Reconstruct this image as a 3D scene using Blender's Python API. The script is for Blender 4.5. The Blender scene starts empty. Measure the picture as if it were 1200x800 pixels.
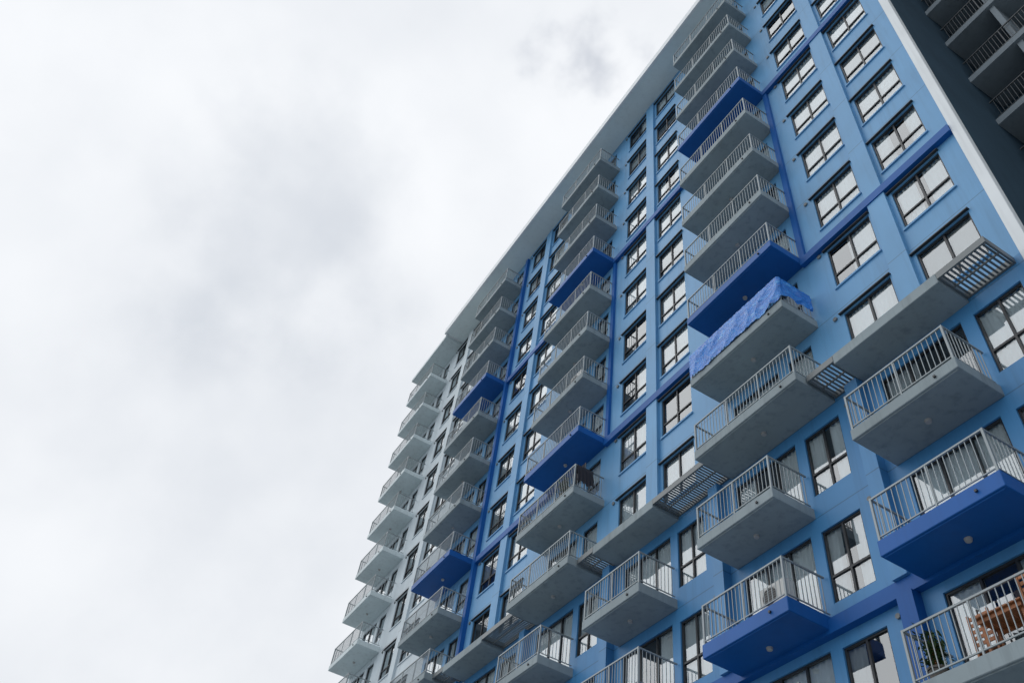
import bpy, math, random
from mathutils import Vector, Matrix, noise
random.seed(7)
U=13.82
def ZK(k): return 1.6+(1.655+0.217*k)*U
scn=bpy.context.scene
# ---------------------------------------------------------------- materials
def nt(name):
    m=bpy.data.materials.new(name); m.use_nodes=True
    n=m.node_tree; n.nodes.clear()
    return m,n,n.nodes,n.links
def paint(name,col,rough=0.55,var=0.12,streak=0.15,metal=0.0,joint=False,scale=1.0,spec=0.5):
    m,t,N,L=nt(name)
    o=N.new('ShaderNodeOutputMaterial'); b=N.new('ShaderNodeBsdfPrincipled')
    L.new(b.outputs[0],o.inputs[0])
    b.inputs['Roughness'].default_value=rough; b.inputs['Metallic'].default_value=metal
    b.inputs['Specular IOR Level'].default_value=spec
    tc=N.new('ShaderNodeTexCoord')
    n1=N.new('ShaderNodeTexNoise'); n1.inputs['Scale'].default_value=0.5*scale; n1.inputs['Detail'].default_value=5
    L.new(tc.outputs['Object'],n1.inputs['Vector'])
    r1=N.new('ShaderNodeMapRange'); r1.inputs[1].default_value=0.3; r1.inputs[2].default_value=0.7
    r1.inputs[3].default_value=1-var; r1.inputs[4].default_value=1+var*0.6
    L.new(n1.outputs[0],r1.inputs[0])
    last=r1.outputs[0]
    if streak>0:
        mp=N.new('ShaderNodeMapping'); mp.inputs['Scale'].default_value=(2.6,2.6,0.16)
        L.new(tc.outputs['Object'],mp.inputs['Vector'])
        n2=N.new('ShaderNodeTexNoise'); n2.inputs['Scale'].default_value=1.6; n2.inputs['Detail'].default_value=4; n2.inputs['Roughness'].default_value=0.65
        L.new(mp.outputs[0],n2.inputs['Vector'])
        r2=N.new('ShaderNodeMapRange'); r2.inputs[1].default_value=0.5; r2.inputs[2].default_value=0.78
        r2.inputs[3].default_value=1.0; r2.inputs[4].default_value=1-streak
        L.new(n2.outputs[0],r2.inputs[0])
        mu=N.new('ShaderNodeMath'); mu.operation='MULTIPLY'; L.new(r1.outputs[0],mu.inputs[0]); L.new(r2.outputs[0],mu.inputs[1])
        last=mu.outputs[0]
    if joint:
        sx=N.new('ShaderNodeSeparateXYZ'); L.new(tc.outputs['Object'],sx.inputs[0])
        a=N.new('ShaderNodeMath'); a.operation='SUBTRACT'; L.new(sx.outputs[2],a.inputs[0]); a.inputs[1].default_value=ZK(-9)-0.32
        d=N.new('ShaderNodeMath'); d.operation='MODULO'; L.new(a.outputs[0],d.inputs[0]); d.inputs[1].default_value=0.217*U
        c=N.new('ShaderNodeMath'); c.operation='LESS_THAN'; L.new(d.outputs[0],c.inputs[0]); c.inputs[1].default_value=0.03
        e=N.new('ShaderNodeMath'); e.operation='MULTIPLY_ADD'; L.new(c.outputs[0],e.inputs[0]); e.inputs[1].default_value=-0.4; e.inputs[2].default_value=1.0
        f=N.new('ShaderNodeMath'); f.operation='MULTIPLY'; L.new(last,f.inputs[0]); L.new(e.outputs[0],f.inputs[1]); last=f.outputs[0]
    vm=N.new('ShaderNodeVectorMath'); vm.operation='SCALE'; vm.inputs[0].default_value=col[:3]
    L.new(last,vm.inputs['Scale']); L.new(vm.outputs[0],b.inputs['Base Color'])
    return m
M={}
M['wall']=paint('pale_blue_paint',(0.12,0.335,0.60),0.5,0.10,0.18,joint=True)
M['wall_podium']=paint('pale_blue_paint_shaded',(0.06,0.25,0.52),0.5,0.10,0.18,joint=True)  # same blue paint as the tower, with shade under the slab painted in
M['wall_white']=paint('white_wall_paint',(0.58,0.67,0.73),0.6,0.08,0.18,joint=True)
M['cobalt']=paint('cobalt_paint',(0.005,0.10,0.37),0.5,0.12,0.12,spec=0.3)
M['slab']=paint('grey_slab_paint',(0.27,0.33,0.36),0.7,0.16,0.28,spec=0.3)
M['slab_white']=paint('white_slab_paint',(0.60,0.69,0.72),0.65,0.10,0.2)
M['soffit']=paint('roof_soffit_paint',(0.76,0.86,0.88),0.6,0.07,0.1)
M['fin']=paint('white_fin_paint',(0.78,0.83,0.86),0.55,0.06,0.12)
M['slate']=paint('slate_wall_paint',(0.035,0.070,0.105),0.8,0.12,0.2,spec=0.15)
M['slate_slab']=paint('slate_slab_paint',(0.24,0.29,0.33),0.7,0.12,0.2,spec=0.3)
M['rail']=paint('galvanised_rail',(0.27,0.31,0.33),0.45,0.1,0.0,metal=0.2)
M['rail_dark']=paint('dark_rail',(0.06,0.07,0.08),0.5,0.1,0.0)
M['frame']=paint('dark_window_frame',(0.016,0.020,0.026),0.4,0.1,0.0)
M['louver']=paint('louvre_metal',(0.16,0.18,0.19),0.5,0.1,0,metal=0.2)
M['interior']=paint('room_interior',(0.14,0.15,0.16),0.9,0.3,0.0)
M['curtain']=paint('curtain_cloth',(0.86,0.91,0.94),0.9,0.12,0.1)
M['curtain2']=paint('grey_blind_cloth',(0.56,0.60,0.62),0.9,0.12,0.1)
M['lampw']=paint('ceiling_lamp_plastic',(0.4,0.4,0.4),0.4,0.05,0)
M['ac']=paint('ac_casing',(0.62,0.63,0.62),0.45,0.05,0.1)
M['dark']=paint('dark_metal',(0.02,0.02,0.022),0.4,0.1,0)
M['wood']=paint('teak_wood',(0.38,0.14,0.05),0.5,0.3,0.3,scale=8)
M['concrete']=paint('concrete_paving',(0.38,0.40,0.41),0.85,0.12,0.0)
M['asphalt']=paint('asphalt',(0.05,0.05,0.052),0.9,0.2,0.0)
M['line']=paint('road_marking_paint',(0.7,0.7,0.68),0.7,0.1,0.0)
M['ground']=paint('gravel_ground',(0.21,0.225,0.225),0.95,0.3,0.0)
M['pot']=paint('grey_pot',(0.12,0.11,0.10),0.8,0.15,0.1)
M['leaf']=paint('leaf',(0.05,0.10,0.03),0.5,0.5,0.0,scale=10)
M['cloth_grey']=paint('grey_cloth',(0.3,0.3,0.32),0.9,0.1,0)
M['cloth_dark']=paint('dark_cloth',(0.02,0.02,0.03),0.9,0.1,0)
def glass():
    m,t,N,L=nt('window_glass')
    o=N.new('ShaderNodeOutputMaterial'); mx=N.new('ShaderNodeMixShader')
    tr=N.new('ShaderNodeBsdfTransparent'); tr.inputs[0].default_value=(0.90,0.95,0.96,1)
    gl=N.new('ShaderNodeBsdfGlossy'); gl.inputs['Roughness'].default_value=0.02; gl.inputs[0].default_value=(0.93,0.97,1,1)
    fr=N.new('ShaderNodeFresnel'); fr.inputs[0].default_value=1.8
    mr=N.new('ShaderNodeMapRange'); mr.inputs[3].default_value=0.14; mr.inputs[4].default_value=1.0
    L.new(fr.outputs[0],mr.inputs[0]); L.new(mr.outputs[0],mx.inputs[0]); L.new(tr.outputs[0],mx.inputs[1]); L.new(gl.outputs[0],mx.inputs[2])
    L.new(mx.outputs[0],o.inputs[0]); return m
M['glass']=glass()
def tarp():
    m,t,N,L=nt('tarpaulin_plastic')
    o=N.new('ShaderNodeOutputMaterial'); b=N.new('ShaderNodeBsdfPrincipled'); L.new(b.outputs[0],o.inputs[0])
    b.inputs['Roughness'].default_value=0.2
    b.inputs['Specular IOR Level'].default_value=0.8
    tc=N.new('ShaderNodeTexCoord')
    mp=N.new('ShaderNodeMapping'); mp.inputs['Rotation'].default_value=(0,.6,0); mp.inputs['Scale'].default_value=(1.2,1,4.2); L.new(tc.outputs['Object'],mp.inputs[0])
    n=N.new('ShaderNodeTexNoise'); n.inputs['Scale'].default_value=2.2; n.inputs['Detail'].default_value=7; n.inputs['Roughness'].default_value=.65
    L.new(mp.outputs[0],n.inputs['Vector'])
    cr=N.new('ShaderNodeValToRGB'); e=cr.color_ramp.elements
    e[0].position=0.30; e[0].color=(0.004,0.12,0.52,1); e[1].position=0.58; e[1].color=(0.012,0.24,0.80,1)
    e2=e.new(0.66); e2.color=(0.12,0.45,0.88,1); e3=e.new(0.74); e3.color=(0.55,0.72,0.90,1)  # pale stops paint the white sheen of the creases into the colour
    L.new(n.outputs[0],cr.inputs[0]); L.new(cr.outputs[0],b.inputs['Base Color'])
    bp=N.new('ShaderNodeBump'); bp.inputs['Strength'].default_value=0.9; bp.inputs['Distance'].default_value=0.10
    L.new(n.outputs[0],bp.inputs['Height']); L.new(bp.outputs[0],b.inputs['Normal'])
    return m
M['tarp']=tarp()
# ---------------------------------------------------------------- mesh batches
class Batch:
    def __init__(s): s.v=[];s.f=[];s.m=[];s.mats=[]
    def mi(s,mat):
        if mat not in s.mats: s.mats.append(mat)
        return s.mats.index(mat)
    def quad(s,pts,mat):
        n=len(s.v); s.v+=[tuple(p) for p in pts]; s.f.append(tuple(range(n,n+len(pts)))); s.m.append(s.mi(mat))
    def box(s,x0,x1,y0,y1,z0,z1,mat,bottom=None):
        n=len(s.v); i=s.mi(mat); ib=s.mi(bottom) if bottom else i
        s.v+=[(x0,y0,z0),(x1,y0,z0),(x1,y1,z0),(x0,y1,z0),(x0,y0,z1),(x1,y0,z1),(x1,y1,z1),(x0,y1,z1)]
        s.f+=[(n,n+3,n+2,n+1),(n+4,n+5,n+6,n+7),(n,n+1,n+5,n+4),(n+1,n+2,n+6,n+5),(n+2,n+3,n+7,n+6),(n+3,n,n+4,n+7)]
        s.m+=[ib,i,i,i,i,i]
    def disc_y(s,cx,y,cz,r,mat,n=12):
        base=len(s.v); i=s.mi(mat)
        for q in range(n):
            a=2*math.pi*q/n
            s.v+=[(cx+r*math.cos(a),y,cz+r*math.sin(a)),(cx+r*math.cos(a),y+.06,cz+r*math.sin(a))]
        for q in range(n):
            a=base+2*q; c=base+2*((q+1)%n); s.f.append((a,c,c+1,a+1)); s.m.append(i)
        s.f.append(tuple(base+2*q for q in range(n))); s.m.append(i)
    def obj(s,name,parent=None,bevel=0,smooth=False):
        me=bpy.data.meshes.new(name); me.from_pydata(s.v,[],s.f)
        for k in s.mats: me.materials.append(M[k])
        me.polygons.foreach_set('material_index',s.m)
        if smooth: me.polygons.foreach_set('use_smooth',[True]*len(s.f))
        me.update(); o=bpy.data.objects.new(name,me); scn.collection.objects.link(o)
        if parent: o.parent=parent
        if bevel:
            b=o.modifiers.new('bevel','BEVEL'); b.width=bevel; b.segments=1; b.limit_method='ANGLE'
        return o
B={k:Batch() for k in ['walls','reveals','frames','glass','curtains','slabs','railings','bands','roof','grilles','lamps','interior','fin','side_block','hoods','vents']}
openings=[]
rnd=random.random
def curtain(x0,x1,z0,z1,y,mat,amp=0.03):
    b=B['curtains']; n=max(4,int((x1-x0)/0.035)); ph=rnd()*6; fr=rnd()*8+38
    pts=[]
    for i in range(n+1):
        x=x0+(x1-x0)*i/n
        yy=y+amp*math.sin(x*fr+ph+1.3*math.sin(x*7+ph))
        pts.append((x,yy))
    base=len(b.v); mi=b.mi(mat)
    for (x,yy) in pts: b.v+=[(x,yy,z0),(x,yy,z1)]
    for i in range(n):
        a=base+2*i; b.f.append((a,a+2,a+3,a+1)); b.m.append(mi)
def window(x0,x1,z0,z1,Y=U,nm=2,transom=0.34,style='tower',hood=True,wallmat='wall',register=True):
    if register: openings.append((x0,x1,z0,z1))
    R=B['reveals']; y1=Y+0.2
    R.quad([(x0,Y,z0),(x0,y1,z0),(x0,y1,z1),(x0,Y,z1)],wallmat)
    R.quad([(x1,Y,z0),(x1,Y,z1),(x1,y1,z1),(x1,y1,z0)],wallmat)
    R.quad([(x0,Y,z1),(x0,y1,z1),(x1,y1,z1),(x1,Y,z1)],wallmat)
    R.quad([(x0,Y,z0),(x1,Y,z0),(x1,y1,z0),(x0,y1,z0)],wallmat)
    F=B['frames']; fy0=Y+0.05; fy1=Y+0.12; w=0.05; e=0.004
    F.box(x0-e,x0+w,fy0,fy1,z0-e,z1+e,'frame'); F.box(x1-w,x1+e,fy0,fy1,z0-e,z1+e,'frame')
    F.box(x0+w,x1-w,fy0+.002,fy1,z0-e,z0+w,'frame'); F.box(x0+w,x1-w,fy0+.002,fy1,z1-w,z1+e,'frame')
    zt=z0+(z1-z0)*transom if transom else None
    for i in range(1,nm):
        xm=x0+(x1-x0)*i/nm
        F.box(xm-0.028,xm+0.028,fy0+.004,fy1,z0+w,z1-w,'frame')
    if zt: F.box(x0+w,x1-w,fy0+.006,fy1-.003,zt-0.028,zt+0.028,'frame')
    G=B['glass']
    zs=[z0+0.03]+([zt] if zt else [])+[z1-0.03]
    for i in range(nm):
        a=x0+(x1-x0)*i/nm; c=x0+(x1-x0)*(i+1)/nm
        for j in range(len(zs)-1):
            d1=(rnd()-.5)*0.012; d2=(rnd()-.5)*0.012; gy=Y+0.095
            G.quad([(a+.02,gy+d1,zs[j]),(c-.02,gy-d1,zs[j]),(c-.02,gy-d1+d2,zs[j+1]),(a+.02,gy+d1+d2,zs[j+1])],'glass')
    r=rnd(); cy=Y+0.165
    if style=='tower':
        if r<0.58: curtain(x0-.05,x1+.05,z0-.1,z1+.05,cy,'curtain')
        elif r<0.72:
            q=(x1-x0)*(0.25+rnd()*.2)
            curtain(x0-.05,x0+q,z0-.1,z1+.05,cy,'curtain'); curtain(x1-q,x1+.05,z0-.1,z1+.05,cy,'curtain')
        elif r<0.90: curtain(x0-.05,x1+.05,z0+(z1-z0)*rnd()*.5,z1+.05,cy,'curtain2',0.004)
        elif r<0.96: curtain(x1-(x1-x0)*(0.3+rnd()*.3),x1+.05,z0-.1,z1+.05,cy,'curtain')
    else:
        if r<0.62: curtain(x0-.05,x1+.05,z0-.1,z1+.05,cy,'curtain')
        elif r<0.90:
            q=(x1-x0)*(0.28+rnd()*.15)
            curtain(x0-.05,x0+q,z0-.1,z1+.05,cy,'curtain'); curtain(x1-q,x1+.05,z0-.1,z1+.05,cy,'curtain')
        else: curtain(x0-.05,x0+(x1-x0)*.4,z0-.1,z1+.05,cy,'curtain2')
    if hood:
        B['hoods'].box(x0-0.12,x1+0.05,Y-0.09,Y+0.02,z1+0.03,z1+0.06,'frame')
        B['hoods'].box(x0-0.04,x1+0.04,Y-0.05,Y+0.02,z0-0.07,z0-0.004,wallmat)
def rail_run(p0,p1,z,h=1.05,step=0.125,rm='rail'):
    b=B['railings']; p0=Vector(p0);p1=Vector(p1); d=p1-p0; L=d.length; d.normalize()
    ax= abs(d.x)>abs(d.y)
    def bx(a,c,hw,z0,z1):
        q0=p0+d*a; q1=p0+d*c
        if ax: b.box(min(q0.x,q1.x),max(q0.x,q1.x),q0.y-hw,q0.y+hw,z0,z1,rm)
        else: b.box(q0.x-hw,q0.x+hw,min(q0.y,q1.y),max(q0.y,q1.y),z0,z1,rm)
    t=0.0 if ax else 0.027
    bx(t,L-t,0.022,z+h-0.04,z+h)
    bx(t,L-t,0.014,z+0.08,z+0.105)
    n=int(L/step)
    for i in range(1,n):
        s=L*i/n; bx(s-0.008,s+0.008,0.008,z+0.105,z+h-0.04)
    m=max(1,round(L/1.4))
    for i in range(1,m):
        s=L*i/m+0.03; bx(s-0.018,s+0.018,0.018,z,z+h-0.04)
def balcony(x0,x1,k,depth=1.36,mat='slab',Y=U,railing=True,thick=0.30,lamp=True):
    z=ZK(k)
    yf=Y-depth
    B['slabs'].box(x0,x1,yf,Y+0.05,z-thick,z,mat)
    B['slabs'].box(x0+0.05,x1-0.05,yf+0.05,yf+0.09,z-thick-0.02,z-thick+0.01,mat)
    if railing:
        i=0.05
        b=B['railings']
        for xx in (x0+i,x1-i): b.box(xx-0.024,xx+0.024,yf+i-0.024,yf+i+0.024,z,z+1.053,'rail')
        rail_run((x0+i+.025,yf+i,0),(x1-i-.025,yf+i,0),z)
        rail_run((x0+i,yf+i,0),(x0+i,Y-.01,0),z); rail_run((x1-i,yf+i,0),(x1-i,Y-.01,0),z)
    if lamp:
        cx=(x0+x1)/2; cy=Y-depth*0.45; zz=z-thick; n=12; r=0.08
        bb=B['lamps']; base=len(bb.v)
        for q in range(n):
            a=2*math.pi*q/n; bb.v+=[(cx+r*math.cos(a),cy+r*math.sin(a),zz+.005),(cx+r*.8*math.cos(a),cy+r*.8*math.sin(a),zz-.06)]
        mi=bb.mi('lampw')
        for q in range(n):
            a=base+2*q; c=base+2*((q+1)%n); bb.f.append((a,a+1,c+1,c)); bb.m.append(mi)
        bb.f.append(tuple(base+2*q+1 for q in range(n))); bb.m.append(mi)
    B['lamps'].box(x1-.55,x1-.50,yf-.05,yf+.02,z-.2,z-.15,'frame')
# ------------------------------------------------------------ layout
XL=-3.345*U; XF=-0.333*U; XR=8.0; XW=-2.56*U
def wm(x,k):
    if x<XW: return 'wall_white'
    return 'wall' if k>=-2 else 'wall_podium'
S=[(-(0.74+0.768*i))*U for i in range(4)]
SW=0.292*U
blue={0,4,-4}
for i,r in enumerate(S):
    l=r-SW
    for k in range(-2 if i<3 else -3,8):
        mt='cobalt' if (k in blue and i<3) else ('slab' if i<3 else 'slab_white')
        balcony(l,r,k,mat=mt)
        z=ZK(k)
        window(l+0.35,l+2.35,z+0.06,z+2.3,nm=2,transom=None,style='door',hood=False,wallmat=wm(r,k))
        window(l+2.75,l+3.65,z+0.7,z+2.3,nm=1,transom=0.34,style='door',hood=False,wallmat=wm(r,k))
    for k in range(-2,8):
        z=ZK(k)
        for c in (0.125,0.305):
            x=r+c*U
            window(x-0.059*U,x+0.059*U,z+0.61,z+2.42,wallmat=wm(x,k))
        B['vents'].disc_y(r+0.045*U,U-.05,z+2.45,0.07,'louver')
    x=r+0.215*U; x1=x+0.022*U
    B['bands'].box(x-0.022*U,x1,U-0.13,U+0.02,ZK(-2)+0.004,ZK(8)-0.35,wm(x,0))
    xa=r; xb=min(r+(0.768-0.292)*U,-0.345*U); z=ZK(-2)
    g=[(r+0.003*U,r+0.068*U),(r+0.30*U,xb-0.002*U)]
    if i<3:
        B['slabs'].box(g[0][1]+.004,g[1][0]-.004,U-1.0,U+0.05,z-0.33,z-.004,'slab')
        for (a,c) in g:
            q=B['grilles']; t=0.05
            q.box(a,c,U-1.0,U-1.0+t,z-0.22,z-0.02,'louver'); q.box(a,c,U-t,U-.003,z-0.22,z-0.02,'louver')
            q.box(a,a+t,U-1+t,U-t,z-0.218,z-0.022,'louver'); q.box(c-t,c,U-1+t,U-t,z-0.218,z-0.022,'louver')
            n=int((c-a)/0.10)
            for s in range(1,n):
                xx=a+(c-a)*s/n; q.box(xx-0.025,xx+0.025,U-1+t,U-t,z-0.17,z-0.145,'louver')
            q.box(a+t,c-t,U-.52,U-.48,z-0.215,z-0.175,'louver')
for k in (0,4):
    z=ZK(k)
    for i,r in enumerate(S[:3]):
        xb=min(r+(0.768-0.292)*U,XF)
        B['bands'].box(r+.003,xb-.003,U-0.17,U+0.02,z-0.42,z-0.10,'cobalt')
B['bands'].box(S[0]+.02*U-.3,S[0]+.02*U-.1,U-0.12,U+.02,ZK(0)-.1,ZK(4)-.42,'cobalt')
B['bands'].box(S[1]+.02*U-.3,S[1]+.02*U-.1,U-0.12,U+.02,ZK(0)-.1,ZK(4)-.42,'cobalt')
B['bands'].box(S[2]+.03*U-.3,S[2]+.03*U-.05,U-0.2,U+.02,ZK(-2),ZK(8)-.4,'cobalt')
P=[(-0.449-0.386*j)*U for j in range(-1,8)]
PW=0.204*U
for j,p in enumerate(P):
    l=p-PW
    for k in range(-7,-2):
        z=ZK(k); mt='cobalt' if k in blue else 'slab'
        balcony(l,p,k,mat=mt,thick=0.36 if k in blue else 0.3)
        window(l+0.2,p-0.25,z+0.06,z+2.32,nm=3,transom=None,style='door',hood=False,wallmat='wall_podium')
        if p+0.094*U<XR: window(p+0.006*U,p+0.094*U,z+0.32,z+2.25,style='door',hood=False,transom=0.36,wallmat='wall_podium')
        if k>-7: B['vents'].disc_y(p+0.118*U,U-.05,z+2.3,0.06,'louver')
    if p>XL+.3*U:
        xc=p-0.235*U
        B['bands'].box(xc-0.016*U,xc+0.012*U,U-0.28,U+.02,ZK(-4)-.1,ZK(-2)-0.34,'wall_podium')
        B['bands'].box(xc-0.016*U,xc+0.012*U,U-0.28,U+.02,0.02,ZK(-4)-.46,'cobalt')
        window(p-0.17*U,p-0.02*U,0.5,3.0,nm=2,transom=0.7,style='door',hood=False,wallmat='wall_podium')
B['bands'].box(XL+.05,XR-.05,U-0.2,U+.02,ZK(-4)-0.45,ZK(-4)-0.104,'cobalt')
xs=sorted({XL,XF,XR,XW}|{o[0] for o in openings}|{o[1] for o in openings})
xs=[x for x in xs if XL<=x<=XR]
zs=sorted({0.0,ZK(-2),ZK(8)}|{o[2] for o in openings}|{o[3] for o in openings})
for zi in range(len(zs)-1):
    z0,z1=zs[zi],zs[zi+1]; zc=(z0+z1)/2
    rowo=[o for o in openings if o[2]<zc<o[3]]
    for xi in range(len(xs)-1):
        x0,x1=xs[xi],xs[xi+1]
        if x1-x0<1e-5: continue
        xc=(x0+x1)/2
        solid=not any(o[0]<xc<o[1] for o in rowo) and not (xc>XF and zc>ZK(-2))
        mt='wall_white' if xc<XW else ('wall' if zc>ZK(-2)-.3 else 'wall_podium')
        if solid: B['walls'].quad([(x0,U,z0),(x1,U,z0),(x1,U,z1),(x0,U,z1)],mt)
B['interior'].box(XL+.3,XF-.1,U+1.4,U+1.5,0.2,ZK(8)-.1,'interior')
B['interior'].box(XF,XR-.2,U+1.4,U+1.5,0.2,ZK(-2)-.4,'interior')
for k in range(-8,8):
    B['interior'].box(XL+.3,(XF-.1) if k>-3 else XR-.2,U+0.24,U+1.39,ZK(k)-.25,ZK(k)-.02,'interior')
D2=U+15
w=B['walls']
w.box(XL-.25,XL-.001,U,D2,0,ZK(8),'wall_white')
w.box(XL-.25,XR,D2,D2+.25,0,ZK(-2),'wall'); w.box(XL-.25,XF,D2+.001,D2+.249,ZK(-2),ZK(8),'wall')
w.box(XR,XR+.25,U,D2,0,ZK(-2),'wall_podium')
x1=-0.313*U
B['fin'].box(XF,x1,U-0.10,U+0.12,ZK(-2)-.42,ZK(8)+.5,'fin')
YB=1.2*U
sb=B['side_block']
sb.box(x1-.14,x1-.004,U+.12,D2-.01,ZK(-2),ZK(8)-.02,'slate')
sb.box(x1,XR,YB+1.6,YB+1.8,ZK(-2),ZK(8),'slate')
sb.box(x1,XR,U+.01,YB+1.6,ZK(-2)-.3,ZK(-2)-.01,'slate_slab')
for k in range(-1,9):
    z=ZK(k)
    sb.box(x1+.003,XR,YB,YB+1.6,z-.3,z,'slate_slab')
    if k<8:
        rail_run((x1+.1,YB+.05,0),(XR-.1,YB+.05,0),z,rm='rail_dark')
        for q in range(6):
            xx=x1+0.12*U+q*0.2*U
            if xx<XR-1: sb.box(xx,xx+.18,YB+.12,YB+1.6,z,z+2.7,'slate_slab')
rf=B['roof']
xe=-2.95*U
rf.box(xe,x1+.1,U-1.48,U+1.0,ZK(8),ZK(8)+0.12,'soffit')
rf.box(xe-.03,x1+.13,U-1.53,U-1.38,ZK(8)-.06,ZK(8)+0.5,'fin')
rf.box(xe-.031,xe+.1,U-1.38,U+1,ZK(8)-.058,ZK(8)+.5,'fin')
rf.box(XL-.3,xe-.04,U-1.36,U+1.0,ZK(8)-.3,ZK(8)-.02,'slab_white')
rf.box(XL-.25,XR,U+1.0,D2+.25,ZK(8),ZK(8)+.3,'slab')
bld=bpy.data.objects.new('apartment_building',None); scn.collection.objects.link(bld)
for k,b in B.items():
    if b.v: b.obj(k,bld,bevel=0.012 if k in('slabs','fin') else 0,smooth=(k=='curtains'))
# ------------------------------------------------------------ loose objects
def noise2(x,y): return noise.noise(Vector((x,y,3.3)))
r=S[0]; l=r-SW; yf=U-1.36; z=ZK(-1)
t=Batch(); path=[]
n1=180; n2=60
for i in range(n1+1): path.append((l+.05+(SW-.06)*i/n1, yf-0.02,'f',i/n1))
for i in range(1,n2+1): path.append((r+0.01, yf+(1.25)*i/n2,'s',i/n2))
nr=36
for idx,(x,y,s,fr) in enumerate(path):
    if s=='f': low=0.0+0.10*noise2(idx*.04,2)+0.05*noise2(idx*.17,4)
    else: low=0.25+0.12*noise2(idx*.08,5)
    top=1.075+0.02*noise2(idx*.2,9)
    for j in range(nr+1):
        fz=j/nr
        zz=z+top+(low-top)*fz
        w_=min(1,fz*3)
        fold=1-abs(math.sin(idx*.10+fz*2.0+2.5*noise2(idx*.03,fz*1.5)))
        off=w_*(0.05*fold**2+0.03*noise2(idx*.06,fz*3))+0.012*noise2(idx*.3,fz*12)
        if s=='f': t.v.append((x,y-0.02-off if j else y+0.08,zz if j else zz+0.0))
        else: t.v.append((x+0.02+off if j else x-0.08,y,zz))
mi=t.mi('tarp')
for i in range(len(path)-1):
    for j in range(nr):
        a=i*(nr+1)+j; t.f.append((a,a+1,a+nr+2,a+nr+1)); t.m.append(mi)
t.obj('blue_tarpaulin',smooth=True)
# dark blanket hung over the side of a railing
t=Batch(); y0=U-1.25; n=26; mi=t.mi('cloth_dark'); zt=ZK(-1)+1.05; xr=S[1]-.05
prof=[(-.06,-.35),(-.05,-.2),(-.035,0.0),(0,.03),(.035,0.0),(.05,-.2),(.06,-.45),(.07,-.66),(.07,-.8)]
for i in range(n+1):
    for (dx,dz) in prof:
        f=abs(dz)
        t.v.append((xr+dx*(1+.5*f)+.035*f*math.sin(i*1.1), y0+.72*i/n+.02*math.sin(dz*9), zt+dz+.12*f*noise2(i*.2,1)))
for i in range(n):
    for j in range(len(prof)-1):
        a=i*len(prof)+j; t.f.append((a,a+1,a+1+len(prof),a+len(prof))); t.m.append(mi)
t.obj('hanging_blanket',smooth=True)
def ac(x,y,z):
    b=Batch(); b.box(x,x+.8,y,y+.3,z+.06,z+.62,'ac')
    b.box(x+.1,x+.16,y+.02,y+.28,z,z+.06,'dark'); b.box(x+.64,x+.7,y+.02,y+.28,z,z+.06,'dark')
    cx,cz=x+.3,z+.34
    n=24; base=len(b.v); mi=b.mi('dark')
    for q in range(n):
        a=2*math.pi*q/n; b.v.append((cx+.22*math.cos(a),y-.004,cz+.22*math.sin(a)))
    b.f.append(tuple(range(base,base+n))); b.m.append(mi)
    for q in range(7): b.box(cx-.21,cx+.21,y-.02,y-.008,z+.16+q*.06,z+.172+q*.06,'ac')
    b.obj('air_conditioner_unit',bevel=0.01)
ac(P[2]-0.95,U-1.2,ZK(-4)); ac(S[1]-1.2,U-1.2,ZK(1))
def plant(x,y,z,h=1.2,n=420,rad=.35):
    b=Batch(); m=14
    for (za,zb,ra,rb) in ((0,.3,.12,.17),(.3,.34,.19,.19)):
        base=len(b.v); mi=b.mi('pot')
        for q in range(m):
            a=2*math.pi*q/m; b.v+=[(x+ra*math.cos(a),y+ra*math.sin(a),z+za),(x+rb*math.cos(a),y+rb*math.sin(a),z+zb)]
        for q in range(m):
            c=base+2*((q+1)%m); a=base+2*q; b.f.append((a,c,c+1,a+1)); b.m.append(mi)
        b.f.append(tuple(base+2*q+1 for q in range(m))); b.m.append(mi)
    stems=[]
    for s in range(7):
        a=rnd()*6.28; tip=Vector((x+math.cos(a)*rad*.7*rnd(),y+math.sin(a)*rad*.7*rnd(),z+h*(.7+.3*rnd())))
        p0=Vector((x,y,z+.3)); stems.append((p0,tip))
        mi=b.mi('wood'); base=len(b.v)
        for q,(pp,rr) in enumerate(((p0,.014),(tip,.004))):
            for g in range(4): b.v.append((pp.x+rr*math.cos(g*1.57),pp.y+rr*math.sin(g*1.57),pp.z))
        for g in range(4): b.f.append((base+g,base+(g+1)%4,base+4+(g+1)%4,base+4+g)); b.m.append(mi)
    for q in range(n):
        p0,tip=random.choice(stems); c=p0.lerp(tip,.25+.8*rnd())+Vector((random.gauss(0,rad*.35),random.gauss(0,rad*.35),random.gauss(0,.08)))
        d=Vector((random.gauss(0,1),random.gauss(0,1),random.gauss(.1,.6))).normalized(); s=d.cross(Vector((0,0,1))).normalized(); L=.05+.05*rnd()
        b.quad([c-d*L,c+s*L*.35,c+d*L,c-s*L*.35],'leaf')
    b.obj('potted_plant')
zb=ZK(-5); px=P[1]; 
plant(px-PW+.30,U-.95,zb,1.05,340,.24)
plant(S[1]-1.1,U-1.1,ZK(-1),1.2,300,.22)
def table(x,y,z):
    b=Batch()
    for q in range(7): b.box(x+q*.13,x+q*.13+.115,y,y+.65,z+.72,z+.75,'wood')
    b.box(x+.03,x+.86,y+.05,y+.09,z+.64,z+.717,'wood'); b.box(x+.03,x+.86,y+.56,y+.6,z+.64,z+.717,'wood')
    for xx in(x+.04,x+.8):
        for yy in (y+.1,y+.5): b.box(xx,xx+.05,yy,yy+.05,z,z+.717,'wood')
    b.obj('wooden_table',bevel=.004)
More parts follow.
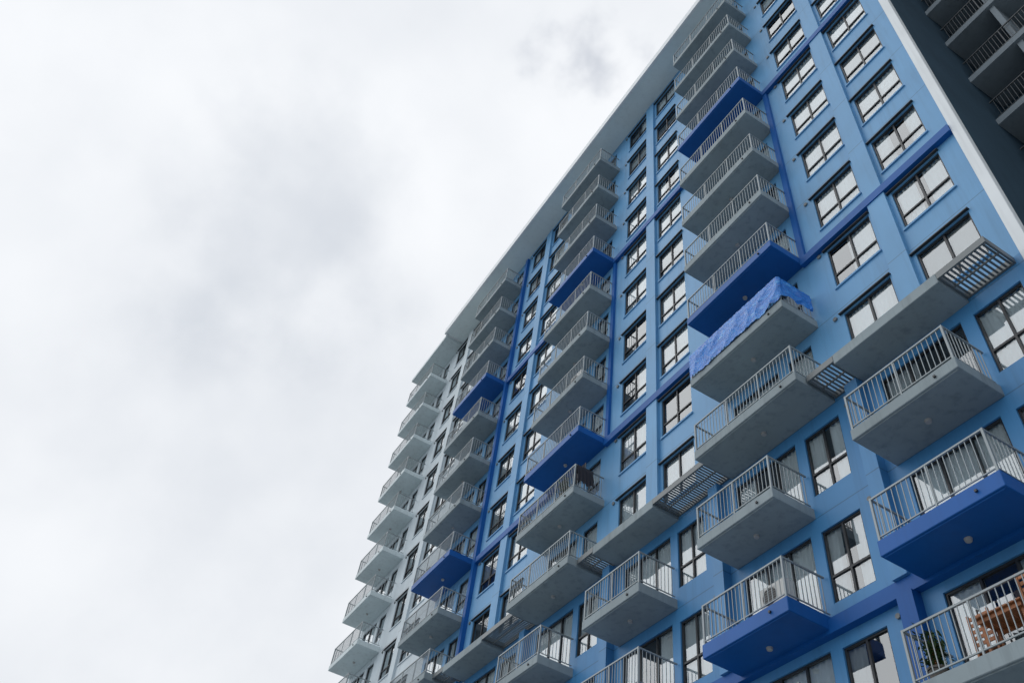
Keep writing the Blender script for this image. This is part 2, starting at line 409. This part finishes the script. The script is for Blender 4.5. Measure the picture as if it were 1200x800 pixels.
def chair(x,y,z):
    b=Batch()
    for q in range(5): b.box(x+q*.09,x+q*.09+.08,y,y+.42,z+.43,z+.45,'wood')
    for xx in (x,x+.4):
        b.box(xx,xx+.04,y,y+.04,z,z+1.15,'wood'); b.box(xx,xx+.04,y+.38,y+.42,z,z+.427,'wood')
        b.box(xx,xx+.04,y+.041,y+.379,z+.36,z+.40,'wood')
    for q in range(5): b.box(x+.045,x+.395,y+.01,y+.03,z+.55+q*.12,z+.62+q*.12,'wood')
    b.obj('wooden_chair',bevel=.004)
table(px-1.45,U-1.2,zb); chair(px-.52,U-1.2,zb)
chair(px-1.85,U-.75,zb)
def rack(x,y,z,w=1.3,cols=('cloth_dark','curtain','cloth_grey')):
    b=Batch()
    for xx in (x,x+w): b.box(xx,xx+.025,y,y+.025,z,z+1.5,'dark'); b.box(xx,xx+.025,y-.2,y+.25,z,z+.025,'dark')
    b.box(x+.025,x+w,y,y+.02,z+1.45,z+1.475,'dark')
    q=x+.08
    while q<x+w-.25:
        c=random.choice(cols); ww=.22+.15*rnd(); hh=.45+.4*rnd(); n=10
        base=len(b.v); mi=b.mi(c)
        for i in range(n+1):
            xx=q+ww*i/n; yy=y+.01+.03*math.sin(i*1.7)
            b.v+=[(xx,yy*1.0,z+1.47-hh),(xx,y-.006,z+1.485)]
        for i in range(n): a=base+2*i; b.f.append((a,a+2,a+3,a+1)); b.m.append(mi)
        q+=ww+.05
    b.obj('clothes_drying_rack')
rack(px-1.9,U-.3,zb); rack(S[1]-1.0,U-.8,ZK(-1),w=.8,cols=('cloth_dark',))
# ------------------------------------------------------------ setting
def sheet(name,x0,x1,y0,y1,z,mat):
    b=Batch(); b.quad([(x0,y0,z),(x1,y0,z),(x1,y1,z),(x0,y1,z)],mat); return b.obj(name)
sheet('ground',-2500,2500,-2500,2500,-0.14,'ground')
b=Batch(); b.box(-75,60,-14,45,-0.3,0.0,'concrete'); b.obj('pavement')
sheet('road',-400,400,-24,-14.3,-0.135,'asphalt')
b=Batch(); b.box(-400,400,-14.3,-14.003,-.3,-.0,'concrete'); b.obj('kerb')
b=Batch()
for i in range(-40,40): b.quad([(i*8,-19.2,-.131),(i*8+3,-19.2,-.131),(i*8+3,-19.05,-.131),(i*8,-19.05,-.131)],'line')
b.obj('road_marking')
# ------------------------------------------------------------ camera
X=Vector((840,-985,-1000)).normalized(); Zv=Vector((158,-880,1000)).normalized()
X=(X-Zv*X.dot(Zv)).normalized(); Yv=Zv.cross(X)
right=Vector((X.x,Yv.x,Zv.x)); up=-Vector((X.y,Yv.y,Zv.y)); fwd=Vector((X.z,Yv.z,Zv.z))
cam=bpy.data.cameras.new('camera'); co=bpy.data.objects.new('camera',cam); scn.collection.objects.link(co)
mat=Matrix((( right.x,up.x,-fwd.x,0),(right.y,up.y,-fwd.y,0),(right.z,up.z,-fwd.z,1.6),(0,0,0,1)))
co.matrix_world=mat; cam.lens=30; cam.sensor_width=36; cam.clip_end=5000
scn.camera=co
# ------------------------------------------------------------ light
sd=Vector((-0.55,-0.50,0.67)).normalized()
sl=bpy.data.lights.new('sun','SUN'); sl.energy=0.75; sl.angle=math.radians(60); sl.color=(1,.98,.95)
so=bpy.data.objects.new('sun',sl); scn.collection.objects.link(so); so.rotation_euler=sd.to_track_quat('Z','Y').to_euler()
wld=bpy.data.worlds.new('World'); scn.world=wld; wld.use_nodes=True
N=wld.node_tree.nodes; L=wld.node_tree.links; N.clear()
out=N.new('ShaderNodeOutputWorld'); bg=N.new('ShaderNodeBackground'); bg.inputs[1].default_value=0.1; L.new(bg.outputs[0],out.inputs[0])
sky=N.new('ShaderNodeTexSky'); sky.sky_type='NISHITA'; sky.sun_disc=False
sky.sun_elevation=math.asin(sd.z); sky.sun_rotation=math.atan2(sd.x,sd.y)
tc=N.new('ShaderNodeTexCoord')
def noise_n(scale,detail,off,dist=0.0,rough=.5,st=(1,1,1)):
    mp=N.new('ShaderNodeMapping'); mp.inputs['Location'].default_value=off; mp.inputs['Scale'].default_value=st; L.new(tc.outputs['Generated'],mp.inputs[0])
    n=N.new('ShaderNodeTexNoise'); n.inputs['Scale'].default_value=scale; n.inputs['Detail'].default_value=detail; n.inputs['Distortion'].default_value=dist; n.inputs['Roughness'].default_value=rough
    L.new(mp.outputs[0],n.inputs['Vector']); return n.outputs[0]
def math_n(op,a,b=None,c=None):
    m=N.new('ShaderNodeMath'); m.operation=op
    for i,v in enumerate((a,b,c)):
        if v is None: continue
        if isinstance(v,(int,float)): m.inputs[i].default_value=v
        else: L.new(v,m.inputs[i])
    return m.outputs[0]
def mr(v,a,b,c,d):
    m=N.new('ShaderNodeMapRange'); m.interpolation_type='SMOOTHSTEP'; L.new(v,m.inputs[0])
    for i,q in enumerate((a,b,c,d)): m.inputs[i+1].default_value=q
    return m.outputs[0]
na=noise_n(2.4,4,(3,1,2),0,.45); nb=noise_n(7,5,(1,5,2),0,.5)
base=math_n('ADD',mr(na,.3,.7,.86,.99),mr(nb,.3,.7,-.025,.025))
def blob(d,r0,r1,amt,w=.3):
    v=N.new('ShaderNodeVectorMath'); v.operation='DISTANCE'; L.new(tc.outputs['Generated'],v.inputs[0]); v.inputs[1].default_value=Vector(d).normalized()
    dd=math_n('ADD',v.outputs['Value'],math_n('MULTIPLY',math_n('SUBTRACT',nb,.5),w))
    return mr(dd,r0,r1,amt,0.0)
b1=blob((-.643,-.022,.765),0.0,0.20,.14); b3=blob((-.80,.10,.58),0.0,0.30,.05)
val=math_n('SUBTRACT',math_n('SUBTRACT',base,b1),b3)
cc=N.new('ShaderNodeCombineXYZ')
L.new(math_n('ADD',math_n('MULTIPLY',val,10.4),-.7),cc.inputs[0]); L.new(math_n('ADD',math_n('MULTIPLY',val,9.7),.2),cc.inputs[1]); L.new(math_n('ADD',math_n('MULTIPLY',val,8.6),1.6),cc.inputs[2])
mx=N.new('ShaderNodeMix'); mx.data_type='RGBA'
gap=blob((-.345,.19,.917),-0.02,0.075,.42,.45)
L.new(gap,mx.inputs['Factor']); L.new(cc.outputs[0],mx.inputs['A']); L.new(sky.outputs[0],mx.inputs['B'])
L.new(mx.outputs['Result'],bg.inputs[0])
scn.view_settings.view_transform='Standard'; scn.view_settings.look='None'; scn.view_settings.exposure=0
